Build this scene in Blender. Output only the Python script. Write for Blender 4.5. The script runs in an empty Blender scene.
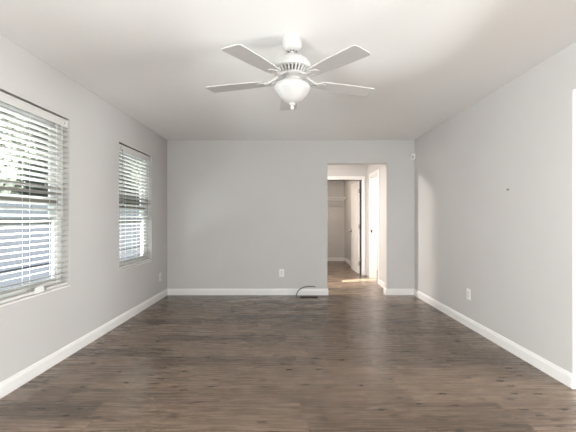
import bpy, bmesh, math, random
from mathutils import Vector, Matrix
random.seed(4)
S = bpy.context.scene
COL = S.collection
R = math.radians

# ------------------------------------------------------------------ camera
F = 350.0
CH = 1.196                       # eye height
cam_d = bpy.data.cameras.new('camera')
cam_d.sensor_width = 36.0
cam_d.lens = F / 576 * 36.0
cam_d.shift_x = -2.5 / 576
cam_d.shift_y = 3.0 / 576
cam_d.clip_start = 0.02
cam = bpy.data.objects.new('camera', cam_d)
cam.location = (0, 0, CH)
cam.rotation_euler = (R(90), 0, 0)
COL.objects.link(cam)
S.camera = cam

# ------------------------------------------------------------------ view / world / lights
S.view_settings.view_transform = 'Standard'
S.view_settings.look = 'None'
S.view_settings.gamma = 1.0
S.view_settings.use_curve_mapping = False
S.view_settings.exposure = 0.30
S.cycles.max_bounces = 12
S.cycles.diffuse_bounces = 7
S.cycles.glossy_bounces = 4
S.cycles.transparent_max_bounces = 12
S.cycles.sample_clamp_indirect = 8.0
S.cycles.caustics_reflective = False
S.cycles.caustics_refractive = False
S.cycles.use_denoising = True

world = bpy.data.worlds.new('daylight')
S.world = world
world.use_nodes = True
wn = world.node_tree.nodes
bg = wn['Background']
bg.inputs[0].default_value = (0.90, 0.96, 0.97, 1)
bg.inputs[1].default_value = 0.5

def light(name, kind, loc, direction, energy, color=(1, 1, 1), sx=1, sy=1, portal=False):
    l = bpy.data.lights.new(name, kind)
    l.energy = energy
    l.color = color
    if kind == 'AREA':
        l.shape = 'RECTANGLE'
        l.size = sx
        l.size_y = sy
        if portal:
            l.cycles.is_portal = True
    o = bpy.data.objects.new(name, l)
    o.location = loc
    o.rotation_euler = Vector(direction).to_track_quat('-Z', 'Y').to_euler()
    COL.objects.link(o)
    return o

SUN_EL = R(40)
sun_dir = (-0.956 * math.cos(SUN_EL), -0.294 * math.cos(SUN_EL), -math.sin(SUN_EL))
sun = light('sun', 'SUN', (8, 8, 8), sun_dir, 32.0, (1.0, 0.94, 0.85))
sun.data.angle = R(0.53)
# added area lights behind the camera, at an unseen patio door, one tilted up
light('rear_fill', 'AREA', (-0.3, -2.68, 1.25), (0, 1, 0), 48, (1.0, 0.99, 1.0), 2.6, 1.7)
light('rear_up_fill', 'AREA', (-0.3, -2.9, 0.35), (0, 0.93, 0.37), 52, (1.0, 0.985, 0.99), 2.6, 0.8)
# two more fill lights, added at an unseen window of the neighbouring room
light('side_fill', 'AREA', (5.26, 0.9, 1.35), (-1, 0.15, 0), 150, (1.0, 0.98, 0.98), 1.6, 1.4)
light('side_up_fill', 'AREA', (5.5, 0.9, 0.75), (-0.75, 0, 0.66), 190, (1.0, 0.975, 0.97), 1.6, 0.6)

# fill light for the right wall, at a rear window added out of view
light('rear_left_fill', 'AREA', (-2.16, -0.95, 1.3), (1, 0.42, -0.02), 220, (1.0, 0.985, 0.99), 1.5, 1.3)
# upward fill lights added outside the left windows to brighten the ceiling
for yc in (2.62, 4.4375):
    light('window_up_fill', 'AREA', (-2.75, yc, 0.0), (0.6, 0, 0.8), 110, (0.97, 0.985, 1.0), 1.2, 0.9)

# ------------------------------------------------------------------ helpers
def prop(o, label=None, cat=None, group=None, kind=None):
    if label: o['label'] = label
    if cat: o['category'] = cat
    if group: o['group'] = group
    if kind: o['kind'] = kind
    return o

def empty(name, loc, label, cat, group=None, rot=(0, 0, 0)):
    o = bpy.data.objects.new(name, None)
    o.empty_display_size = 0.1
    o.location = loc
    o.rotation_euler = rot
    COL.objects.link(o)
    return prop(o, label, cat, group)

class MB:
    def __init__(self):
        self.bm = bmesh.new()
    def box(self, x0, x1, y0, y1, z0, z1, M=None):
        vs = [(x, y, z) for x in (x0, x1) for y in (y0, y1) for z in (z0, z1)]
        if M is not None: vs = [M @ Vector(v) for v in vs]
        v = [self.bm.verts.new(c) for c in vs]
        for f in ((0, 1, 3, 2), (4, 6, 7, 5), (0, 4, 5, 1), (2, 3, 7, 6), (0, 2, 6, 4), (1, 5, 7, 3)):
            self.bm.faces.new([v[i] for i in f])
        return self
    def lathe(self, prof, n=48, c=(0, 0, 0), M=None):
        """prof: (radius, z) from one end of the axis to the other."""
        rings = []
        for r, z in prof:
            if r < 1e-6:
                p = Vector((c[0], c[1], c[2] + z))
                rings.append([self.bm.verts.new(M @ p if M is not None else p)])
            else:
                ring = []
                for i in range(n):
                    a = 2 * math.pi * i / n
                    p = Vector((c[0] + r * math.cos(a), c[1] + r * math.sin(a), c[2] + z))
                    ring.append(self.bm.verts.new(M @ p if M is not None else p))
                rings.append(ring)
        for a, b in zip(rings, rings[1:]):
            for i in range(n):
                j = (i + 1) % n
                if len(a) == 1 and len(b) == 1: continue
                if len(a) == 1: self.bm.faces.new((a[0], b[i], b[j]))
                elif len(b) == 1: self.bm.faces.new((a[i], a[j], b[0]))
                else: self.bm.faces.new((a[i], a[j], b[j], b[i]))
        for ring in (rings[0], rings[-1]):
            if len(ring) > 1: self.bm.faces.new(ring)
        return self
    def tube(self, pts, r, n=8):
        pts = [Vector(p) for p in pts]
        rings = []
        for k, p in enumerate(pts):
            t = (pts[min(k + 1, len(pts) - 1)] - pts[max(k - 1, 0)]).normalized()
            up = Vector((0, 0, 1)) if abs(t.z) < 0.9 else Vector((1, 0, 0))
            u = t.cross(up).normalized(); w = t.cross(u).normalized()
            rr = r[k] if isinstance(r, (list, tuple)) else r
            rings.append([self.bm.verts.new(p + rr * (math.cos(2 * math.pi * i / n) * u + math.sin(2 * math.pi * i / n) * w)) for i in range(n)])
        for a, b in zip(rings, rings[1:]):
            for i in range(n):
                self.bm.faces.new((a[i], a[(i + 1) % n], b[(i + 1) % n], b[i]))
        self.bm.faces.new(rings[0]); self.bm.faces.new(rings[-1])
        return self
    def prism(self, outline, z0, z1, M=None):
        """outline in xy, extruded in z."""
        def mk(z):
            out = []
            for x, y in outline:
                p = Vector((x, y, z))
                out.append(self.bm.verts.new(M @ p if M is not None else p))
            return out
        a, b = mk(z0), mk(z1)
        self.bm.faces.new(a); self.bm.faces.new(b)
        for i in range(len(a)):
            j = (i + 1) % len(a)
            self.bm.faces.new((a[i], a[j], b[j], b[i]))
        return self
    def build(self, name, mat, parent=None, smooth=False, bevel=0, seg=2, loc=None, angle=35):
        bmesh.ops.recalc_face_normals(self.bm, faces=self.bm.faces)
        me = bpy.data.meshes.new(name)
        self.bm.to_mesh(me); self.bm.free()
        me.materials.append(mat)
        o = bpy.data.objects.new(name, me)
        COL.objects.link(o)
        if parent is not None: o.parent = parent
        if loc is not None: o.location = loc
        if smooth:
            for p in me.polygons: p.use_smooth = True
            me.set_sharp_from_angle(angle=R(angle))
        if bevel:
            m = o.modifiers.new('bevel', 'BEVEL')
            m.width = bevel; m.segments = seg; m.limit_method = 'ANGLE'; m.angle_limit = R(40)
            m.harden_normals = False
        return o

def slab(u, v, w0, w1, holes, axes):
    """A wall: rectangle u x v, thickness w0..w1, rectangular holes (u0,u1,v0,v1); axes maps (u,w,v) to xyz."""
    us = sorted({u[0], u[1], *[h[0] for h in holes], *[h[1] for h in holes]})
    vs = sorted({v[0], v[1], *[h[2] for h in holes], *[h[3] for h in holes]})
    us = [x for x in us if u[0] <= x <= u[1]]; vs = [x for x in vs if v[0] <= x <= v[1]]
    nu, nv = len(us) - 1, len(vs) - 1
    solid = [[not any(h[0] < (us[i] + us[i + 1]) / 2 < h[1] and h[2] < (vs[j] + vs[j + 1]) / 2 < h[3] for h in holes)
              for j in range(nv)] for i in range(nu)]
    mb = MB(); cache = {}
    def vert(i, j, k):
        key = (i, j, k)
        if key not in cache:
            cache[key] = mb.bm.verts.new(axes(us[i], (w0, w1)[k], vs[j]))
        return cache[key]
    def s(i, j): return 0 <= i < nu and 0 <= j < nv and solid[i][j]
    for i in range(nu):
        for j in range(nv):
            if not solid[i][j]: continue
            for k in (0, 1):
                mb.bm.faces.new((vert(i, j, k), vert(i + 1, j, k), vert(i + 1, j + 1, k), vert(i, j + 1, k)))
            for (di, dj, a, b) in ((-1, 0, (i, j), (i, j + 1)), (1, 0, (i + 1, j), (i + 1, j + 1)), (0, -1, (i, j), (i + 1, j)), (0, 1, (i, j + 1), (i + 1, j + 1))):
                if not s(i + di, j + dj):
                    mb.bm.faces.new((vert(*a, 0), vert(*b, 0), vert(*b, 1), vert(*a, 1)))
    return mb

AX_X = lambda u, w, v: (w, u, v)      # wall running along Y, thickness in X
AX_Y = lambda u, w, v: (u, w, v)      # wall running along X, thickness in Y

# ------------------------------------------------------------------ materials
def mat(name, color, rough=0.5, spec=0.5, metal=0.0, vary=0.0, scale=30.0, bump=0.0, bscale=300.0):
    m = bpy.data.materials.new(name)
    m.use_nodes = True
    nt = m.node_tree; b = nt.nodes['Principled BSDF']
    b.inputs['Base Color'].default_value = (*color, 1)
    b.inputs['Roughness'].default_value = rough
    b.inputs['Specular IOR Level'].default_value = spec
    b.inputs['Metallic'].default_value = metal
    if vary or bump:
        tc = nt.nodes.new('ShaderNodeTexCoord')
        if vary:
            n = nt.nodes.new('ShaderNodeTexNoise'); n.inputs['Scale'].default_value = scale; n.inputs['Detail'].default_value = 4
            nt.links.new(tc.outputs['Object'], n.inputs['Vector'])
            cr = nt.nodes.new('ShaderNodeValToRGB')
            cr.color_ramp.elements[0].position = 0.3; cr.color_ramp.elements[1].position = 0.7
            cr.color_ramp.elements[0].color = (*[c * (1 - vary) for c in color], 1)
            cr.color_ramp.elements[1].color = (*[min(1, c * (1 + vary)) for c in color], 1)
            nt.links.new(n.outputs['Fac'], cr.inputs[0]); nt.links.new(cr.outputs[0], b.inputs['Base Color'])
        if bump:
            n2 = nt.nodes.new('ShaderNodeTexNoise'); n2.inputs['Scale'].default_value = bscale; n2.inputs['Detail'].default_value = 3
            nt.links.new(tc.outputs['Object'], n2.inputs['Vector'])
            bp = nt.nodes.new('ShaderNodeBump'); bp.inputs['Strength'].default_value = bump; bp.inputs['Distance'].default_value = 0.002
            nt.links.new(n2.outputs['Fac'], bp.inputs['Height']); nt.links.new(bp.outputs[0], b.inputs['Normal'])
    return m

M_WALL = mat('wall_paint', (0.62, 0.608, 0.60), 0.55, 0.3, vary=0.012, scale=2.0, bump=0.12, bscale=160)
M_CEIL = mat('ceiling_paint', (0.93, 0.925, 0.92), 0.9, 0.1, vary=0.008, scale=1.5, bump=0.15, bscale=120)
M_TRIM = mat('trim_paint', (0.87, 0.862, 0.85), 0.32, 0.45, vary=0.01, scale=6)
M_DOOR = mat('door_paint', (0.80, 0.785, 0.76), 0.35, 0.45, vary=0.01, scale=6)
M_FAN = mat('white_enamel', (0.56, 0.55, 0.54), 0.3, 0.5, vary=0.008, scale=9)
M_BLADE = mat('white_blade_laminate', (0.57, 0.56, 0.55), 0.4, 0.4, vary=0.015, scale=12)
M_SLOT = mat('dark_vent_recess', (0.13, 0.11, 0.10), 0.7, 0.2, vary=0.1, scale=40)
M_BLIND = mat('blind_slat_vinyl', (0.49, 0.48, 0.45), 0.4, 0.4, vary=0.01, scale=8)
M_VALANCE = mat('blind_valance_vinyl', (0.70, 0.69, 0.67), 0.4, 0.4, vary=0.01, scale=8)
M_CORD = mat('blind_cord', (0.82, 0.81, 0.78), 0.8, 0.2, vary=0.03, scale=80)
M_VINYL = mat('window_vinyl', (0.76, 0.765, 0.76), 0.35, 0.4, vary=0.01, scale=8)
M_VINYLT = mat('window_rail_tan', (0.20, 0.19, 0.165), 0.4, 0.4, vary=0.02, scale=8)
M_PLATE = mat('outlet_plastic', (0.90, 0.89, 0.875), 0.3, 0.5, vary=0.008, scale=20)
M_PLATE2 = mat('outlet_face_plastic', (0.80, 0.79, 0.775), 0.35, 0.5, vary=0.008, scale=20)
M_BLACK = mat('black_rubber', (0.018, 0.018, 0.02), 0.5, 0.4, vary=0.1, scale=60)
M_METAL = mat('brushed_nickel', (0.45, 0.43, 0.40), 0.35, 0.5, 1.0, vary=0.03, scale=60)
M_BRONZE = mat('brown_register_metal', (0.022, 0.017, 0.014), 0.8, 0.1, vary=0.1, scale=50)
M_BROWNF = mat('brown_register_frame', (0.16, 0.125, 0.10), 0.6, 0.3, vary=0.05, scale=50)
M_TAG = mat('paper_tag', (0.86, 0.86, 0.84), 0.7, 0.2, vary=0.01, scale=50)
M_GREYP = mat('grey_plastic', (0.30, 0.30, 0.31), 0.5, 0.4, vary=0.05, scale=50)
M_SENSB = mat('sensor_plastic', (0.92, 0.91, 0.89), 0.4, 0.4, vary=0.005, scale=20)
M_SENS = mat('sensor_lens', (0.55, 0.54, 0.51), 0.35, 0.5, vary=0.02, scale=50)
M_WIRE = mat('white_coated_wire', (0.85, 0.83, 0.80), 0.4, 0.4, vary=0.01, scale=20)
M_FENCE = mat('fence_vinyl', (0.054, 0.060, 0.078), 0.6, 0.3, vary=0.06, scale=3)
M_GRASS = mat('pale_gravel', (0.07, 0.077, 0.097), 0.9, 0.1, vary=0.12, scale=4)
M_LEAF = mat('leaf', (0.19, 0.215, 0.19), 0.8, 0.2, vary=0.1, scale=2.5)
M_BARK = mat('bark', (0.16, 0.13, 0.10), 0.9, 0.1, vary=0.2, scale=12)

def glass_mat(name, tint=(0.93, 0.96, 0.95)):
    m = bpy.data.materials.new(name); m.use_nodes = True
    nt = m.node_tree; nt.nodes.clear()
    out = nt.nodes.new('ShaderNodeOutputMaterial')
    tr = nt.nodes.new('ShaderNodeBsdfTransparent'); tr.inputs[0].default_value = (*tint, 1)
    gl = nt.nodes.new('ShaderNodeBsdfGlossy'); gl.inputs['Roughness'].default_value = 0.02
    fr = nt.nodes.new('ShaderNodeFresnel'); fr.inputs['IOR'].default_value = 1.45
    mx = nt.nodes.new('ShaderNodeMixShader')
    ge = nt.nodes.new('ShaderNodeNewGeometry'); sb = nt.nodes.new('ShaderNodeMath'); sb.operation = 'SUBTRACT'; sb.use_clamp = True
    nt.links.new(fr.outputs[0], sb.inputs[0]); nt.links.new(ge.outputs['Backfacing'], sb.inputs[1])   # reflect at the outer face only
    nt.links.new(sb.outputs[0], mx.inputs[0]); nt.links.new(tr.outputs[0], mx.inputs[1]); nt.links.new(gl.outputs[0], mx.inputs[2])
    nt.links.new(mx.outputs[0], out.inputs[0])
    return m
M_GLASS = glass_mat('window_glass')

def bowl_mat():
    m = mat('frosted_glass_bowl', (0.58, 0.57, 0.56), 0.32, 0.5, vary=0.012, scale=10)
    b = m.node_tree.nodes['Principled BSDF']
    b.inputs['Subsurface Weight'].default_value = 0.25
    b.inputs['Subsurface Radius'].default_value = (0.03, 0.03, 0.03)
    return m
M_BOWL = bowl_mat()

def floor_mat():
    m = bpy.data.materials.new('laminate_planks'); m.use_nodes = True
    nt = m.node_tree; N = nt.nodes; L = nt.links; b = N['Principled BSDF']
    def math_(op, a, c=None):
        n = N.new('ShaderNodeMath'); n.operation = op
        for i, v in enumerate((a, c)):
            if v is None: continue
            if isinstance(v, (int, float)): n.inputs[i].default_value = v
            else: L.new(v, n.inputs[i])
        return n.outputs[0]
    def comb(x, y, z=0.0):
        n = N.new('ShaderNodeCombineXYZ')
        for i, v in enumerate((x, y, z)):
            if isinstance(v, (int, float)): n.inputs[i].default_value = v
            else: L.new(v, n.inputs[i])
        return n.outputs[0]
    def noise(vec, scale, detail=4, rough=0.55, dist=0.0):
        n = N.new('ShaderNodeTexNoise'); n.inputs['Scale'].default_value = scale
        n.inputs['Detail'].default_value = detail; n.inputs['Roughness'].default_value = rough; n.inputs['Distortion'].default_value = dist
        L.new(vec, n.inputs['Vector']); return n.outputs['Fac']
    def white(vec):
        n = N.new('ShaderNodeTexWhiteNoise'); n.noise_dimensions = '3D'
        L.new(vec, n.inputs['Vector']); return n
    def ramp(fac, stops):
        n = N.new('ShaderNodeValToRGB'); e = n.color_ramp.elements
        while len(e) < len(stops): e.new(0.5)
        for el, (p, c) in zip(e, stops): el.position = p; el.color = (*c, 1)
        L.new(fac, n.inputs[0]); return n.outputs[0]
    def mix(kind, fac, a, c):
        n = N.new('ShaderNodeMix'); n.data_type = 'RGBA'; n.blend_type = kind
        if isinstance(fac, (int, float)): n.inputs[0].default_value = fac
        else: L.new(fac, n.inputs[0])
        L.new(a, n.inputs[6])
        if isinstance(c, tuple): n.inputs[7].default_value = (*c, 1)
        else: L.new(c, n.inputs[7])
        return n.outputs[2]
    tc = N.new('ShaderNodeTexCoord'); sp = N.new('ShaderNodeSeparateXYZ'); L.new(tc.outputs['Object'], sp.inputs[0])
    X, Y = sp.outputs[0], sp.outputs[1]
    W, LEN = 0.19, 1.28
    yr = math_('DIVIDE', Y, W); row = math_('FLOOR', yr); fy = math_('FRACT', yr)
    off = white(comb(row, 3.7, 1.3)).outputs['Value']
    xr = math_('ADD', math_('DIVIDE', X, LEN), math_('MULTIPLY', off, 5.0))
    cx = math_('FLOOR', xr); fx = math_('FRACT', xr)
    idn = white(comb(row, cx, 9.1))
    tone, tone2 = idn.outputs['Value'], N.new('ShaderNodeSeparateColor')
    L.new(idn.outputs['Color'], tone2.inputs[0])
    sx = math_('ADD', X, math_('MULTIPLY', tone, 37.0)); sy = math_('ADD', Y, math_('MULTIPLY', tone2.outputs[1], 11.0))
    grain = noise(comb(math_('MULTIPLY', sx, 3.0), math_('MULTIPLY', sy, 48.0)), 1.0, 6, 0.62, 0.35)
    broad = noise(comb(math_('MULTIPLY', sx, 1.6), math_('MULTIPLY', sy, 15.0)), 1.0, 4, 0.55, 0.5)
    fine = noise(comb(math_('MULTIPLY', sx, 9.0), math_('MULTIPLY', sy, 190.0)), 1.0, 3, 0.6)
    base = ramp(tone, [(0.0, (0.100, 0.071, 0.051)), (0.45, (0.146, 0.104, 0.075)), (1.0, (0.198, 0.142, 0.103))])
    g = ramp(grain, [(0.30, (0.48, 0.48, 0.49)), (0.48, (1.0, 1.0, 1.0)), (0.72, (1.3, 1.27, 1.22))])
    col = mix('MULTIPLY', 1.0, base, g)
    bb = ramp(broad, [(0.3, (0.74, 0.74, 0.75)), (0.52, (1, 1, 1)), (0.75, (1.16, 1.13, 1.09))])
    col = mix('MULTIPLY', 0.8, col, bb)
    ff = ramp(fine, [(0.35, (0.82, 0.82, 0.82)), (0.6, (1.05, 1.05, 1.05))])
    col = mix('MULTIPLY', 0.7, col, ff)
    # dark knots and mineral streaks
    vo = N.new('ShaderNodeTexVoronoi'); vo.inputs['Scale'].default_value = 1.0; vo.voronoi_dimensions = '2D'
    L.new(comb(math_('MULTIPLY', sx, 4.2), math_('MULTIPLY', sy, 13.0)), vo.inputs['Vector'])
    wob = noise(comb(math_('MULTIPLY', sx, 14.0), math_('MULTIPLY', sy, 60.0)), 1.0, 3)
    dist = math_('ADD', vo.outputs['Distance'], math_('MULTIPLY', math_('SUBTRACT', wob, 0.5), 0.34))
    kn = ramp(dist, [(0.08, (1, 1, 1)), (0.20, (0, 0, 0))])
    vs = N.new('ShaderNodeSeparateColor'); L.new(vo.outputs['Color'], vs.inputs[0])
    some = math_('GREATER_THAN', vs.outputs[0], 0.55)
    knf = math_('MULTIPLY', math_('MULTIPLY', kn, some), 0.85)
    col = mix('MIX', knf, col, (0.035, 0.027, 0.022))
    # joints
    def edge(f, w):
        a = math_('MINIMUM', f, math_('SUBTRACT', 1.0, f))
        return math_('LESS_THAN', a, w)
    jt = math_('MAXIMUM', edge(fy, 0.0085), edge(fx, 0.0012))
    col = mix('MIX', math_('MULTIPLY', jt, 0.55), col, (0.035, 0.028, 0.024))
    L.new(col, b.inputs['Base Color'])
    rr = N.new('ShaderNodeMapRange'); L.new(grain, rr.inputs[0])
    rr.inputs[1].default_value = 0.2; rr.inputs[2].default_value = 0.8
    rr.inputs[3].default_value = 0.22; rr.inputs[4].default_value = 0.32
    L.new(rr.outputs[0], b.inputs['Roughness'])
    b.inputs['Specular IOR Level'].default_value = 0.42
    h = math_('SUBTRACT', math_('MULTIPLY', fine, 0.3), jt)
    bp = N.new('ShaderNodeBump'); bp.inputs['Strength'].default_value = 0.12; bp.inputs['Distance'].default_value = 0.001
    L.new(h, bp.inputs['Height']); L.new(bp.outputs[0], b.inputs['Normal'])
    return m
M_FLOOR = floor_mat()

# ------------------------------------------------------------------ room shell
XL, YB, H = -1.944, 5.508, 2.44
YR = -2.6                                   # rear of the room, behind the camera
def st(mb, name, m, parent=None, **k):
    o = mb.build(name, m, parent, **k)
    if parent is None: o['kind'] = 'structure'
    return o

st(MB().box(-2.094, 5.35, YR - .15, 10.15, -0.12, 0.0), 'floor', M_FLOOR)
st(slab((-2.094, 5.35), (YR - .15, 10.15), H, H + 0.2, [(3.5, 6, 3.52, 11)], lambda u, w, v: (u, v, w)), 'ceiling', M_CEIL)

WZ0, WZ1 = 0.605, 2.072
WINS = [(2.155, 3.085), (3.972, 4.903)]
st(slab((YR - .15, 10.15), (0, H), XL - .15, XL, [(a, b, WZ0, WZ1) for a, b in WINS + [(-1.75, -.15)]], AX_X), 'wall_left', M_WALL)
DX0, DX1, DZ = 0.582, 1.512, 2.069          # cased opening in the back wall
st(slab((XL, 3.6), (0, H), YB, YB + .12, [(DX0, DX1, -1, DZ)], AX_Y), 'wall_back', M_WALL, bevel=0.006, seg=3)
# right wall: runs very slightly outwards towards the camera, ends at a plain drywall opening
RY = 2.478
rx = lambda y: 1.951 + 0.0151 * (5.508 - y)
AX_R = lambda u, w, v: (rx(u) + w, u, v)
st(slab((YR, YB), (0, H), 0, .12, [(0.35, RY, -1, 2.112)], AX_R), 'wall_right', M_WALL, bevel=0.006, seg=3)
st(slab((XL, 5.35), (0, H), YR - .15, YR, [(-1.7, 1.1, .05, 2.1)], AX_Y), 'wall_rear', M_WALL)
# neighbouring room to the right
st(slab((YR, 3.5), (0, H), 5.2, 5.35, [(0.05, 1.75, .6, 2.1)], AX_X), 'wall_side_room_east', M_WALL)
st(slab((2.117, 5.2), (0, H), 3.4, 3.52, [], AX_Y), 'wall_side_room_north', M_WALL)

# hallway, bright room off it, and closet
HX, HY = 1.62, 7.45
SD0, SD1, SDZ = 6.45, 7.09, 2.035           # side door in the hall's right wall
st(slab((YB + .12, HY + .12), (0, H), HX, HX + .12, [(SD0, SD1, -1, SDZ)], AX_X), 'wall_hall_right', M_WALL)
CX0, CX1, CZ = 0.70, 1.512, 2.03
st(slab((XL, HX), (0, H), HY, HY + .12, [(CX0, CX1, -1, CZ)], AX_Y), 'wall_hall_back', M_WALL)
st(slab((HY + .12, 10.0), (0, H), 1.535, 1.655, [], AX_X), 'wall_closet_right', M_WALL)
st(slab((XL, 1.655), (0, H), 9.97, 10.09, [], AX_Y), 'wall_closet_back', M_WALL)
st(slab((HY + .12, 9.97), (0, H), -0.6, -0.5, [], AX_X), 'wall_closet_left', M_WALL)
st(slab((YB + .12, 8.3), (0, H), 3.4, 3.5, [(7.36, 7.61, 1.50, 2.20)], AX_X), 'wall_bright_room_east', M_WALL)
st(slab((1.655, 3.5), (0, H), 8.2, 8.3, [], AX_Y), 'wall_bright_room_north', M_WALL)

# baseboards
def baseboard(path, name, t=0.015, h=0.1):
    """path: floor polyline with the room on its left side."""
    prof = [(0, 0), (t, 0), (t, h * .74), (t * .72, h * .84), (t * .6, h * .93), (t * .3, h), (0, h)]
    P = [Vector((p[0], p[1])) for p in path]
    mb = MB(); rows = []
    for i, p in enumerate(P):
        d0 = (P[i] - P[i - 1]).normalized() if i else None
        d1 = (P[i + 1] - P[i]).normalized() if i + 1 < len(P) else None
        n0 = Vector((-d0.y, d0.x)) if d0 else None
        n1 = Vector((-d1.y, d1.x)) if d1 else None
        if n0 is None: m = n1
        elif n1 is None: m = n0
        else:
            m = (n0 + n1); m = m / max(0.2, m.dot(n0))
        rows.append([mb.bm.verts.new((p.x + m.x * a, p.y + m.y * a, z)) for a, z in prof])
    for a, b in zip(rows, rows[1:]):
        for i in range(len(prof)):
            j = (i + 1) % len(prof)
            mb.bm.faces.new((a[i], a[j], b[j], b[i]))
    mb.bm.faces.new(rows[0]); mb.bm.faces.new(rows[-1])
    o = mb.build(name, M_TRIM); o['kind'] = 'structure'
    return o
baseboard([(XL, YB), (XL, YR)], 'baseboard_left')
baseboard([(DX0, YB + .12), (DX0, YB), (XL, YB)], 'baseboard_back')
baseboard([(rx(RY) + .12, RY), (rx(RY), RY), (rx(YB), YB), (DX1, YB), (DX1, YB + .12)], 'baseboard_right')
baseboard([(HX, YB + .12), (HX, SD0 - .075)], 'baseboard_hall')
baseboard([(1.535, HY + .12), (1.535, 9.97), (-.5, 9.97)], 'baseboard_closet')
baseboard([(XL, YR), (-1.78, YR)], 'baseboard_rear')

# door casings and jambs
def casing_profile_box(mb, x0, x1, y0, y1, z0, z1): mb.box(x0, x1, y0, y1, z0, z1)
tr = MB()
cw, ct = 0.072, 0.017
tr.box(CX1 + .003, CX1 + .003 + cw, HY - ct, HY, 0, CZ + .003 + cw)
tr.box(CX0 - .003 - cw, CX0 - .003, HY - ct, HY, 0, CZ + .003 + cw)
tr.box(CX0 - .003, CX1 + .003, HY - ct, HY, CZ + .003, CZ + .003 + cw)
st(tr, 'trim_1', M_TRIM, bevel=0.006, seg=3)
tr = MB()   # closet jamb lining
tr.box(CX1 - .0, CX1 + .004, HY - .004, HY + .124, 0, CZ)
tr.box(CX0 - .004, CX0, HY - .004, HY + .124, 0, CZ)
tr.box(CX0 - .004, CX1 + .004, HY - .004, HY + .124, CZ - .0, CZ + .004)
st(tr, 'trim_2', M_TRIM)
tr = MB()
tr.box(HX - ct, HX, SD1 + .003, SD1 + .003 + cw, 0, SDZ + .003 + cw)
tr.box(HX - ct, HX, SD0 - .003 - cw, SD0 - .003, 0, SDZ + .003 + cw)
tr.box(HX - ct, HX, SD0 - .003, SD1 + .003, SDZ + .003, SDZ + .003 + cw)
st(tr, 'trim_3', M_TRIM, bevel=0.006, seg=3)
tr = MB()
tr.box(HX - .004, HX + .124, SD1 - .012, SD1, 0, SDZ)
tr.box(HX - .004, HX + .124, SD0, SD0 + .012, 0, SDZ)
tr.box(HX - .004, HX + .124, SD0, SD1, SDZ - .012, SDZ)
tr.box(HX + .04, HX + .075, SD1 - .024, SD1 - .012, 0, SDZ - .012)
t4 = st(tr, 'trim_4', M_TRIM, bevel=0.002)
stp = MB()
stp.box(HX + .005, HX + .036, SD1 - .0142, SD1 - .012, .92, .98)
stp.box(HX + .012, HX + .028, SD1 - .0146, SD1 - .0140, .938, .962)
o = stp.build('strike_plate', M_BRONZE, t4); o['label'] = 'dark metal strike plate'

# ------------------------------------------------------------------ windows
def window(n, y0, y1, group_name):
    root = bpy.data.objects.new(f'window_{n}', None); root.location = (XL - .15, (y0 + y1) / 2, WZ0); COL.objects.link(root)
    root['kind'] = 'structure'
    hw, hh = (y1 - y0) / 2, WZ1 - WZ0
    fr = MB()
    t = .045
    fr.box(.012, .075, -hw, -hw + t, 0, hh); fr.box(.012, .075, hw - t, hw, 0, hh)
    fr.box(.012, .075, -hw + t, hw - t, 0, t); fr.box(.012, .075, -hw + t, hw - t, hh - t, hh)
    fr.build('window_frame', M_VINYL, root, bevel=.004)
    def sash(name, x0, x1, z0, z1, tanrail):
        s = MB(); a = .042
        s.box(x0, x1, -hw + t, -hw + t + a, z0, z1); s.box(x0, x1, hw - t - a, hw - t, z0, z1)
        s.box(x0, x1, -hw + t + a, hw - t - a, z0, z0 + a) if not tanrail else None
        s.box(x0, x1, -hw + t + a, hw - t - a, z1 - a, z1) if tanrail else None
        so = s.build(name, M_VINYL, root, bevel=.003)
        r = MB()
        if tanrail: r.box(x0 - .001, x1 + .003, -hw + t, hw - t, z0, z0 + .05)
        else: r.box(x0 - .001, x1 + .003, -hw + t, hw - t, z1 - .055, z1)
        r.build('meeting_rail', M_VINYLT, so, bevel=.003)
        MB().box((x0 + x1) / 2 - .002, (x0 + x1) / 2 + .002, -hw + t + a, hw - t - a, z0 + .04, z1 - .04).build('pane', M_GLASS, so)
    mid = 1.35 - WZ0
    sash('upper_sash', .016, .040, mid - .20, hh - t, True)
    sash('lower_sash', .044, .070, t, mid + .03, False)
    s = MB().box(.075, .156, -hw, hw, -.0, .014)
    s.build('sill', M_TRIM, root, bevel=.003)
    return root
for i, (a, b) in enumerate(WINS): window(i + 1, a, b, '')

def glazed(n, parts_loc, w, h, axis, mull):  # unseen windows, added behind and beside the camera to let in fill light
    root = bpy.data.objects.new(f'window_{n}', None); root.location = parts_loc; COL.objects.link(root); root['kind'] = 'structure'
    if axis == 'X': root.rotation_euler = (0, 0, R(90))
    f = MB(); t = .06
    f.box(-w / 2, -w / 2 + t, -.03, .03, 0, h); f.box(w / 2 - t, w / 2, -.03, .03, 0, h)
    f.box(-w / 2 + t, w / 2 - t, -.03, .03, 0, t); f.box(-w / 2 + t, w / 2 - t, -.03, .03, h - t, h)
    for k in range(1, mull):
        x = -w / 2 + w * k / mull
        f.box(x - t / 2, x + t / 2, -.028, .028, t, h - t)
    f.build('window_frame', M_VINYL, root, bevel=.004)
    MB().box(-w / 2 + t, w / 2 - t, -.003, .003, t, h - t).build('pane', M_GLASS, root)
glazed(3, (-.3, YR - .06, .05), 2.8, 2.05, 'Y', 2)
glazed(5, (XL - .09, -.95, .605), 1.6, 1.467, 'X', 2)
glazed(4, (5.275, .9, .6), 1.7, 1.5, 'X', 2)

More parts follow.
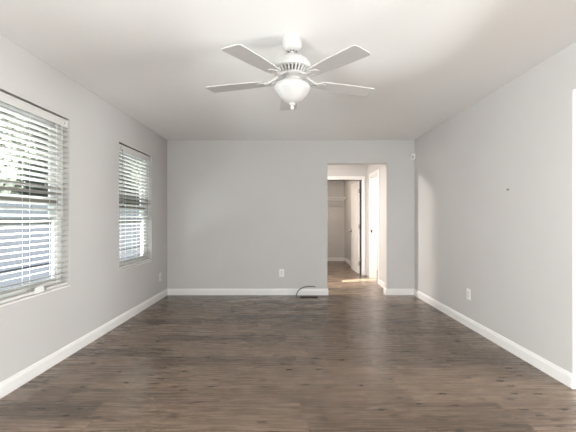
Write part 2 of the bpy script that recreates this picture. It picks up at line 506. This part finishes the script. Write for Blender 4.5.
# ------------------------------------------------------------------ window blinds
SP = 0.0455
def blind(yc, w, label):
    """Root at the bottom centre of the blind, local x into the room, local y along the wall."""
    zb = WZ0 + .018
    root = empty('window_blind', (XL - .036, yc, zb), label, 'blind', 'white blinds in the two windows')
    top = WZ1 - .014 - zb
    hw = w / 2 - .006
    v = MB()
    v.box(.016, .026, -hw, hw, top - .068, top)                      # valance face
    v.box(.0255, .029, -hw, hw, top - .016, top - .004)              # moulded lip
    v.box(.0255, .029, -hw, hw, top - .066, top - .056)
    for s in (-1, 1): v.box(-.02, .016, s * hw - (.006 if s > 0 else 0), s * hw + (.006 if s < 0 else 0), top - .068, top)
    v.build('valance', M_VALANCE, root, bevel=.0015)
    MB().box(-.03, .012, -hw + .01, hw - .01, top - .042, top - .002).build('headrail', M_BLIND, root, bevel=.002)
    for y in (hw - .055, -hw + .055):
        c = MB(); c.lathe([(0, 0), (.006, 0), (.006, .004), (0, .005)], 12, M=Matrix.Translation((.0262, y, top - .036)) @ Matrix.Rotation(R(90), 4, 'Y'))
        o = c.build('valance_screw', M_GREYP, root); o['label'] = 'small dark screw head on the valance'
    br = MB(); br.box(-.026, .026, -hw, hw, 0, .022)
    br.build('bottom_rail', M_VALANCE, root, bevel=.004)
    sl = MB()
    n = int((top - .068 - .03) / SP) + 1
    zs = []
    tilt = R(-19)
    for k in range(n):
        z = .022 + SP * (k + .75)
        if z > top - .06: break
        zs.append(z)
        rows = []
        jig = random.uniform(-.0012, .0012)
        for i in range(7):
            u = -1 + 2 * i / 6
            xx = u * .0252
            zz = .0032 * (1 - u * u)
            X_ = xx * math.cos(tilt) + zz * math.sin(tilt); Z_ = -xx * math.sin(tilt) + zz * math.cos(tilt)
            rows.append((X_, z + Z_ + jig))
        th = .0026
        A = [[sl.bm.verts.new((x, s * hw, zz_ + d)) for x, zz_ in rows] for s in (-1, 1) for d in (0, th)]
        a0, a1, b0, b1 = A
        for i in range(6):
            sl.bm.faces.new((a1[i], b1[i], b1[i + 1], a1[i + 1])); sl.bm.faces.new((a0[i], a0[i + 1], b0[i + 1], b0[i]))
            sl.bm.faces.new((a0[i], a1[i], a1[i + 1], a0[i + 1])); sl.bm.faces.new((b0[i], b0[i + 1], b1[i + 1], b1[i]))
        sl.bm.faces.new((a0[0], b0[0], b1[0], a1[0])); sl.bm.faces.new((a0[6], a1[6], b1[6], b0[6]))
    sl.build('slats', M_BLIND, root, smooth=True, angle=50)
    for y in (-hw + .16, 0.0, hw - .16):
        ld = MB()
        for x in (-.0285, .0285):
            ld.tube([(x, y, .022), (x, y, top - .06)], .0013, 6)
        for z in zs:
            ld.tube([(-.0285, y, z - .002), (.0285, y, z - .004)], .0009, 5)
        ld.build('ladder_cord', M_CORD, root)
        bt = MB(); bt.lathe([(0, -.004), (.007, -.004), (.008, 0), (0, 0)], 12, (0, y, 0)); bt.build('cord_button', M_CORD, root)
    lc = MB()
    for d in (-.006, .006):
        lc.tube([(.034, hw - .1 + d, top - .066), (.035, hw - .1 + d * 1.3, .95), (.035, hw - .1 + d * .6, .62)], .0013, 6)
    lco = lc.build('lift_cord', M_CORD, root)
    ts = MB(); 
    for d in (-.008, .008):
        ts.lathe([(.002, .035), (.005, .02), (.008, .0), (.006, -.004), (0, -.004)], 10, (.035, hw - .1 + d, .585))
    ts.build('tassel', M_BLIND, lco, smooth=True)
    w_ = MB(); w_.tube([(.033, -hw + .075, top - .05), (.036, -hw + .078, top - .10), (.038, -hw + .08, top - .66)], .0042, 8)
    w_.lathe([(.0042, 0), (.007, -.01), (.007, -.05), (.003, -.056)], 8, (.038, -hw + .08, top - .66))
    wo = w_.build('tilt_wand', M_GREYP if False else M_WAND, root, smooth=True); wo['label'] = 'thin grey tilt wand'
    return root
M_WAND = mat('clear_grey_wand', (0.40, 0.40, 0.39), 0.25, 0.5, vary=0.03, scale=30)
b1 = blind(2.62, .93, 'white horizontal blind in the nearer window, cut by the left edge of the photo')
b2 = blind(4.4375, .93, 'white horizontal blind in the farther window, close to the back corner')
# paper tag and clip on the nearer blind's bottom rail
hwb = .93 / 2 - .006
tg = MB(); tg.box(.0262, .0268, .05, .15, .000, .042); tg.box(.0262, .0268, .06, .14, .042, .046)
o = tg.build('warning_tag', M_TAG, b1); o['label'] = 'white paper tag on the bottom rail'
tg = MB(); tg.box(.0262, .034, .158, .172, .004, .04)
o = tg.build('tag_clip', M_GREYP, b1, bevel=.002); o['label'] = 'small dark clip'

# ------------------------------------------------------------------ ceiling fan
FX, FY = 0.012, 2.416
fan = empty('ceiling_fan', (FX, FY, H), 'white five-blade ceiling fan with a frosted glass bowl light under the ceiling', 'ceiling fan')
Z = lambda z: z - H
cn = MB(); cn.lathe([(0, 0), (.064, 0), (.068, -.004), (.068, -.045), (.064, -.062), (.052, -.08), (.036, -.09), (.024, -.092), (0, -.092)], 48)
cano = cn.build('canopy', M_FAN, fan, smooth=True)
sc = MB()
for a in (200, 250, 290, 340):
    sc.lathe([(0, -.002), (.005, -.002), (.005, .002), (0, .002)], 8, (.030 * math.cos(R(a)), .030 * math.sin(R(a)), -.0925))
o = sc.build('canopy_screws', M_SLOT, cano); o['label'] = 'dark canopy screws'
dr = MB(); dr.lathe([(0, -.09), (.0145, -.09), (.0145, -.135), (.022, -.137), (.022, -.150), (0, -.150)], 24)
dr.build('downrod', M_FAN, fan, smooth=True)
z_ = lambda y: CH + (219 - y) * FY / F - H
mh = MB(); mh.lathe([(0, -.118), (.030, -.118), (.060, -.126), (.096, -.144), (.118, -.164), (.129, -.186), (.131, -.202), (.129, -.214), (.126, -.217), (0, -.217)], 64)
motor = mh.build('motor_housing', M_FAN, fan, smooth=True, angle=50)
# vented neck under the dome: dark core with white fins
core = MB(); core.lathe([(0, -.216), (.095, -.216), (.084, -.254), (0, -.254)], 48)
o = core.build('vent_core', M_SLOT, motor, smooth=True); o['label'] = 'dark recess behind the vent fins'
fins = MB()
for k in range(28):
    M = Matrix.Rotation(2 * math.pi * k / 28, 4, 'Z')
    fins.box(.080, .124, -.0052, .0052, -.2175, -.2155, M)
    vs = [(.1235, -.215), (.092, -.254), (.082, -.254), (.100, -.215)]
    a = [fins.bm.verts.new(M @ Vector((r_, -.0052, zz))) for r_, zz in vs]
    b = [fins.bm.verts.new(M @ Vector((r_, .0052, zz))) for r_, zz in vs]
    fins.bm.faces.new(a); fins.bm.faces.new(b)
    for i in range(4): fins.bm.faces.new((a[i], a[(i + 1) % 4], b[(i + 1) % 4], b[i]))
fins.build('vent_fins', M_FAN, motor)
hb = MB(); hb.lathe([(0, -.252), (.096, -.252), (.102, -.256), (.102, -.266), (.096, -.271), (.060, -.273), (.054, -.278), (.054, -.286), (.062, -.290), (.062, -.298), (0, -.298)], 64)
hub = hb.build('switch_housing', M_FAN, fan, smooth=True, angle=40)
bw = MB()
bw.lathe([(.058, -.296), (.070, -.300), (.096, -.308), (.117, -.322), (.1235, -.338), (.121, -.352), (.112, -.368), (.100, -.384), (.088, -.400), (.074, -.416), (.056, -.432), (.034, -.443), (.014, -.448), (0, -.449)], 64)
bowl = bw.build('glass_bowl', M_BOWL, fan, smooth=True, angle=80)
bowl['label'] = 'frosted white glass bowl'
fi = MB(); fi.lathe([(0, -.444), (.020, -.446), (.022, -.452), (.016, -.459), (.010, -.462), (.010, -.470), (.013, -.475), (.012, -.484), (.006, -.490), (0, -.492)], 24)
fi.build('finial', M_FAN, bowl, smooth=True, angle=60)
RB = 0.632
PITCH_ = R(-4)
for k, (th, dz, rb) in enumerate(((21, 0, RB), (93, 0, RB), (165, 0, RB), (236, -.012, .615), (309.5, -.012, .62))):
    M = Matrix.Rotation(R(th), 4, 'Z') @ Matrix.Translation((0, 0, 0))
    droop = math.atan2(dz, .6)
    MBk = M @ Matrix.Translation((0, 0, -.292)) @ Matrix.Rotation(-droop, 4, 'Y') @ Matrix.Rotation(PITCH_, 4, 'X')
    r0 = .205
    outline = [(r0, -.048), (r0 + .03, -.054), (rb * .62, -.066), (rb - .020, -.073), (rb - .014, -.072), (rb - .002, -.060), (rb, -.054), (rb, .054),
               (rb - .002, .060), (rb - .014, .072), (rb - .020, .073), (rb * .62, .066), (r0 + .03, .054), (r0, .048), (r0 - .012, .03), (r0 - .012, -.03)]
    bl = MB(); bl.prism(outline, -.003, .003, MBk)
    blade = bl.build('blade', M_BLADE, fan, bevel=.0015)
    ir = MB()
    # bracket: arm from the hub, then an oval plate under the blade
    MI = M @ Matrix.Translation((0, 0, -.292)) @ Matrix.Rotation(-droop, 4, 'Y') @ Matrix.Rotation(PITCH_, 4, 'X')
    pl = []
    for i in range(24):
        a = 2 * math.pi * i / 24
        pl.append((.205 + .052 * math.cos(a), .034 * math.sin(a)))
    ir.prism(pl, -.0085, -.003, MI)
    for sgn in (-1, 1):
        pts = [M @ Vector((.080, sgn * .018, -.262)), M @ Vector((.105, sgn * .020, -.268)), M @ Vector((.135, sgn * .024, -.285)), MI @ Vector((.165, sgn * .022, -.006)), MI @ Vector((.20, sgn * .014, -.0065))]
        ir.tube(pts, [.009, .009, .0085, .008, .006], 8)
    iron = ir.build('blade_bracket', M_FAN, blade, smooth=True, angle=45)

# ------------------------------------------------------------------ closet door
door = bpy.data.objects.new('door_1', None); door.location = (1.503, 7.583, 0.01); COL.objects.link(door)
door['kind'] = 'structure'
door.rotation_euler = (0, 0, R(1.5))
# local: hinge edge at y=0, leaf runs +y, thickness -x
DW, DH, DT = .79, 2.005, .035
lf = MB()
px = [0.0, .105, .345, .445, .685, DW]
pz = [0.0, .22, .86, 1.00, 1.89, DH]
lf.box(-DT + .006, -.006, 0, DW, 0, DH)
def frame_cells(mb, x0, x1):
    for i in range(5):
        for j in range(5):
            if i in (1, 3) and j in (1, 3): continue
            mb.box(x0, x1, px[i], px[i + 1], pz[j], pz[j + 1])
frame_cells(lf, -DT, -DT + .0065); frame_cells(lf, -.0065, 0)
lf.build('leaf', M_DOOR, door)
for i in (1, 3):
    for j in (1, 3):
        p = MB()
        for x0, x1 in ((-DT + .001, -DT + .007), (-.007, -.001)):
            p.box(x0, x1, px[i] + .028, px[i + 1] - .028, pz[j] + .028, pz[j + 1] - .028)
        p.build('raised_panel', M_DOOR, door, bevel=.0045, seg=2)
kb = MB()
for s, xb in ((-1, -DT), (1, 0)):
    kb.lathe([(0, 0), (.032, 0), (.031, .006), (.012, .012), (.011, .03), (.022, .038), (.027, .05), (.024, .060), (.012, .066), (0, .067)], 24,
             M=Matrix.Translation((xb, DW - .065, .905)) @ Matrix.Rotation(R(90 * s), 4, 'Y')) if s < 0 else kb.lathe([(0, 0), (.03, 0), (.025, .012), (0, .012)], 24, M=Matrix.Translation((xb, DW - .065, .905)) @ Matrix.Rotation(R(90), 4, 'Y'))
o = kb.build('knob', M_METAL, door, smooth=True); o['label'] = 'metal door knob'
for z in (.22, 1.02, 1.79):
    h = MB(); h.tube([(.004 - DT, -.006, z - .045), (.004 - DT, -.006, z + .045)], .0075, 10)
    h.box(-DT + .002, -.004, -.0022, 0, z - .045, z + .045)
    o = h.build('hinge', M_METAL, door, smooth=True, angle=40); o['label'] = 'metal hinge'

# ------------------------------------------------------------------ closet wire shelf
sh = empty('closet_shelf', (.52, 9.97, 1.80), 'white wire shelf with hanging rod high on the closet back wall', 'shelf')
d = MB()
x0, x1 = -1.0, 1.01
for y, z in ((-.30, 0), (-.30, -.035), (-.2, 0), (-.1, 0), (-.012, 0)):
    d.tube([(x0, y, z), (x1, y, z)], .0045 if y == -.30 else .0032, 8)
n = 78
for k in range(n):
    x = x0 + .01 + (x1 - x0 - .02) * k / (n - 1)
    d.tube([(x, -.01, .004), (x, -.30, .004), (x, -.306, -.035)], .0017, 5)
d.build('wire_deck', M_WIRE, sh, smooth=True)
MB().tube([(x0, -.275, -.075), (x1, -.275, -.075)], .009, 12).build('hanging_rod', M_WIRE, sh, smooth=True)
for x in (1.0125,):
    b = MB(); b.box(x - .030, x + .002, -.318, -.262, -.05, .014)
    b.build('end_bracket', M_WIRE, sh, bevel=.003)
for x in (-.4, .4):
    b = MB(); b.tube([(x, -.28, -.006), (x, -.004, -.27)], .005, 8)
    b.build('support_brace', M_WIRE, sh, smooth=True)

# ------------------------------------------------------------------ electrical outlets
def outlet(loc, rz, label):
    """Local: plate in xz, facing -y."""
    r = empty('wall_outlet', loc, label, 'outlet', 'white wall outlets', (0, 0, rz))
    MB().box(-.0375, .0375, -.006, 0, -.061, .061).build('cover_plate', M_PLATE, r, bevel=.0025, seg=3)
    for z in (-.0195, .0195):
        ol = []
        for i in range(20):
            a = 2 * math.pi * i / 20
            ol.append((max(-.0165, min(.0165, .0185 * math.cos(a))), max(-.0135, min(.0135, .0165 * math.sin(a)))))
        f = MB(); f.prism(ol, .005, .0085, Matrix.Translation((0, 0, z)) @ Matrix.Rotation(R(90), 4, 'X'))
        fo = f.build('receptacle', M_PLATE2, r)
        s = MB()
        s.box(-.0080, -.0055, -.0088, -.008, z - .001, z + .008); s.box(.0055, .0080, -.0088, -.008, z - .001, z + .007)
        s.lathe([(0, 0), (.0028, 0), (.0028, .0008), (0, .0008)], 10, M=Matrix.Translation((0, -.008, z - .008)) @ Matrix.Rotation(R(90), 4, 'X'))
        o = s.build('slots', M_SLOT, fo); o['label'] = 'dark plug slots'
    s = MB(); s.lathe([(0, 0), (.0033, 0), (.003, .0012), (0, .0014)], 12, M=Matrix.Translation((0, -.006, 0)) @ Matrix.Rotation(R(90), 4, 'X'))
    o = s.build('screw', M_METAL, r); o['label'] = 'small metal screw'
outlet((XL, 5.214, .332), R(90), 'white outlet low on the left wall beyond the farther window')
outlet((-.14, YB, .347), 0, 'white outlet low on the back wall, left of the curved black cable')
outlet((rx(3.877), 3.877, .363), R(-90) + math.atan(.0151), 'white outlet low on the plain right wall')

# ------------------------------------------------------------------ motion sensor in the back right corner
ms = empty('motion_sensor', (1.951 - .002, YB - .002, 2.17), 'small white motion sensor high in the back right corner', 'sensor', rot=(0, 0, R(-45)))
# local -y points into the room
b = MB(); b.prism([(-.036, -.038), (.036, -.038), (.037, -.046), (.033, -.053), (.020, -.056), (-.020, -.056), (-.033, -.053), (-.037, -.046)], -.046, .046)
b.prism([(-.032, -.0385), (.032, -.0385), (.004, -.0035), (-.004, -.0035)], -.030, .030)
b.build('sensor_body', M_SENSB, ms, bevel=.003)
b = MB(); b.prism([(-.019, -.054), (.019, -.054), (.016, -.0595), (0, -.062), (-.016, -.0595)], -.028, .016)
o = b.build('sensor_lens', M_SENS, ms); o['label'] = 'greyish sensor lens'

# ------------------------------------------------------------------ floor register and loose cable
fr = empty('floor_register', (.28, 5.335, 0), 'dark brown metal floor register in front of the back wall baseboard', 'floor vent')
a = MB(); w, dd = .15, .066
a.box(-w, w, -dd, -dd + .014, 0, .004); a.box(-w, w, dd - .014, dd, 0, .004)
a.box(-w, -w + .02, -dd + .018, dd - .018, 0, .005); a.box(w - .02, w, -dd + .018, dd - .018, 0, .005)
a.build('register_frame', M_BROWNF, fr, bevel=.0015)
a = MB()
a.box(-w + .02, w - .02, -dd + .0145, dd - .0145, 0, .001)
for k in range(21):
    x = -w + .027 + (2 * w - .054) * k / 20
    a.box(x - .0022, x + .0022, -dd + .018, dd - .018, .001, .0062)
a.box(-w + .02, w - .02, -.004, .004, .001, .0066)
a.build('register_grille', M_BRONZE, fr)
cb = MB()
def cp(px_, py_, y): return Vector(((px_ - 290.5) * y / F, y, CH + (219 - py_) * y / F))
ctrl = [(296.4, 295.9, 5.478), (296.7, 294.0, 5.476), (297.6, 291.9, 5.472), (299.2, 289.9, 5.466), (301.6, 288.2, 5.46), (304.6, 287.0, 5.455), (308.4, 286.4, 5.452), (312.2, 286.5, 5.452), (315.4, 286.8, 5.455)]
pts = [cp(*c) for c in ctrl]; pts[0].z = 0.0
sm = []
for i in range(len(pts) - 1):
    p0, p1, p2, p3 = pts[max(i - 1, 0)], pts[i], pts[i + 1], pts[min(i + 2, len(pts) - 1)]
    for s in range(5):
        t = s / 5
        sm.append(.5 * ((2 * p1) + (p2 - p0) * t + (2 * p0 - 5 * p1 + 4 * p2 - p3) * t * t + (3 * p1 - p0 - 3 * p2 + p3) * t ** 3))
sm.append(pts[-1])
base = sm[0].copy()
cb.tube([p - base for p in sm], .0062, 10)
cable = cb.build('cable', M_BLACK, None, smooth=True, loc=base)
prop(cable, 'black cable arching up out of the floor against the back wall baseboard', 'cable')

# ------------------------------------------------------------------ screw left in the right wall
ny = 3.19
scw = MB(); MR = Matrix.Translation((0, 0, 0)) @ Matrix.Rotation(R(-90), 4, 'Y')
scw.lathe([(0, 0), (.011, 0), (.011, .003), (.005, .005), (.005, .012), (.008, .014), (.008, .016), (0, .017)], 16, M=MR)
so = scw.build('wall_screw', M_GREYP, None, smooth=True, loc=(rx(ny), ny, CH + (219 - 189.6) * ny / F))
prop(so, 'small grey screw in a wall anchor left in the middle of the bare right wall', 'screw')

# ------------------------------------------------------------------ outdoors, seen through the blinds
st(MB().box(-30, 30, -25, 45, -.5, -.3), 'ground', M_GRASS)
fe = empty('fence', (-8, 14, -.3), 'long blue-grey board fence seen through the blinds', 'fence')
pn = MB()
for k in range(150):
    y = -11 + k * .2
    pn.box(-.015, .015, y + .004, y + .196, .05, 2.0)
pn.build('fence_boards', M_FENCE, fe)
pr = MB()
for z in (.15, 1.05, 1.9): pr.box(-.06, -.015, -11, 19, z - .04, z + .04)
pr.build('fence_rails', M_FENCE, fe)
def tree(x, y, h, r, seed, label):
    rnd = random.Random(seed)
    t = empty('tree', (x, y, -.3), label, 'tree', 'trees beyond the fence')
    tk = MB(); tk.tube([(0, 0, 0), (.05, .02, h * .3), (.0, .06, h * .6), (.03, 0, h * .8)], [.2, .16, .11, .05], 10)
    for a in range(5):
        an = a * 1.3
        tk.tube([(0, .03, h * .45 + a * .2), (r * .35 * math.cos(an), r * .35 * math.sin(an), h * .6 + a * .2), (r * .6 * math.cos(an), r * .6 * math.sin(an), h * .72 + a * .2)], [.07, .05, .02], 6)
    tk.build('trunk', M_BARK, t, smooth=True)
    lv = MB()
    def crown(p):
        lump = 1 + .16 * math.sin(5 * p.x + seed) * math.cos(4 * p.y + seed) + .10 * math.sin(9 * p.z + 3 * p.x)
        return Vector((p.x * r * lump, p.y * r * lump, h * .36 + p.z * h * .50 * lump))
    nu, nv = 36, 20
    g = [[lv.bm.verts.new(crown(.9 * Vector((math.sin(math.pi * j / nv) * math.cos(2 * math.pi * i / nu), math.sin(math.pi * j / nv) * math.sin(2 * math.pi * i / nu), math.cos(math.pi * j / nv))))) for i in range(nu)] for j in range(1, nv)]
    for j in range(nv - 2):
        for i in range(nu):
            lv.bm.faces.new((g[j][i], g[j][(i + 1) % nu], g[j + 1][(i + 1) % nu], g[j + 1][i]))
    lv.bm.faces.new(g[0]); lv.bm.faces.new(g[-1])
    for k in range(14000):
        p = Vector((rnd.gauss(0, 1), rnd.gauss(0, 1), rnd.gauss(0, 1))).normalized() * rnd.uniform(.89, .99)
        c = crown(p)
        q = Matrix.Rotation(rnd.uniform(0, 6.28), 3, (rnd.uniform(-1, 1), rnd.uniform(-1, 1), rnd.uniform(-1, 1) + .01))
        s = rnd.uniform(.05, .095)
        lv.bm.faces.new([lv.bm.verts.new(c + q @ Vector(v) * s) for v in ((-1, 0, 0), (0, -.55, .15), (1, 0, 0), (0, .55, .15))])
    lv.build('foliage', M_LEAF, t)
for i, (x, y, h, r, lb) in enumerate((
        (-13.0, 18.7, 10.5, 2.25, 'pale green tree beyond the fence, filling most of the nearer window'),
        (-13.2, 12.9, 10.8, 2.25, 'pale green tree beyond the fence, at the left edge of the nearer window'),
        (-13.0, 29.1, 11.0, 2.25, 'pale green tree beyond the fence, filling most of the farther window'),
        (-13.2, 35.1, 10.7, 2.25, 'pale green tree beyond the fence, at the right edge of the farther window'))):
    tree(x, y, h, r, i + 3, lb)

# ------------------------------------------------------------------ unseen ceiling lights, added to brighten the hall, bright room and closet
def added_flush_light(loc, power, color, label):
    r = empty('added_ceiling_light', loc, label, 'added ceiling light')
    b = MB(); b.lathe([(0, 0), (.14, 0), (.14, -.02), (0, -.02)], 32); b.build('base', M_FAN, r, smooth=True)
    l = bpy.data.lights.new('lamp', 'AREA'); l.shape = 'DISK'; l.size = .26; l.energy = power; l.color = color
    o = bpy.data.objects.new('lamp', l); o.location = (0, 0, -.03); o.parent = r; COL.objects.link(o)
added_flush_light((-.4, 6.2, H), 85, (1.0, 0.93, 0.86), 'added unseen ceiling light that brightens the hallway beyond the doorway')
added_flush_light((2.6, 6.8, H), 75, (1.0, 0.97, 0.92), 'added unseen ceiling light that brightens the room off the hallway')
added_flush_light((.6, 8.6, H), 17, (1.0, 0.86, 0.72), 'added unseen ceiling light that brightens the closet')
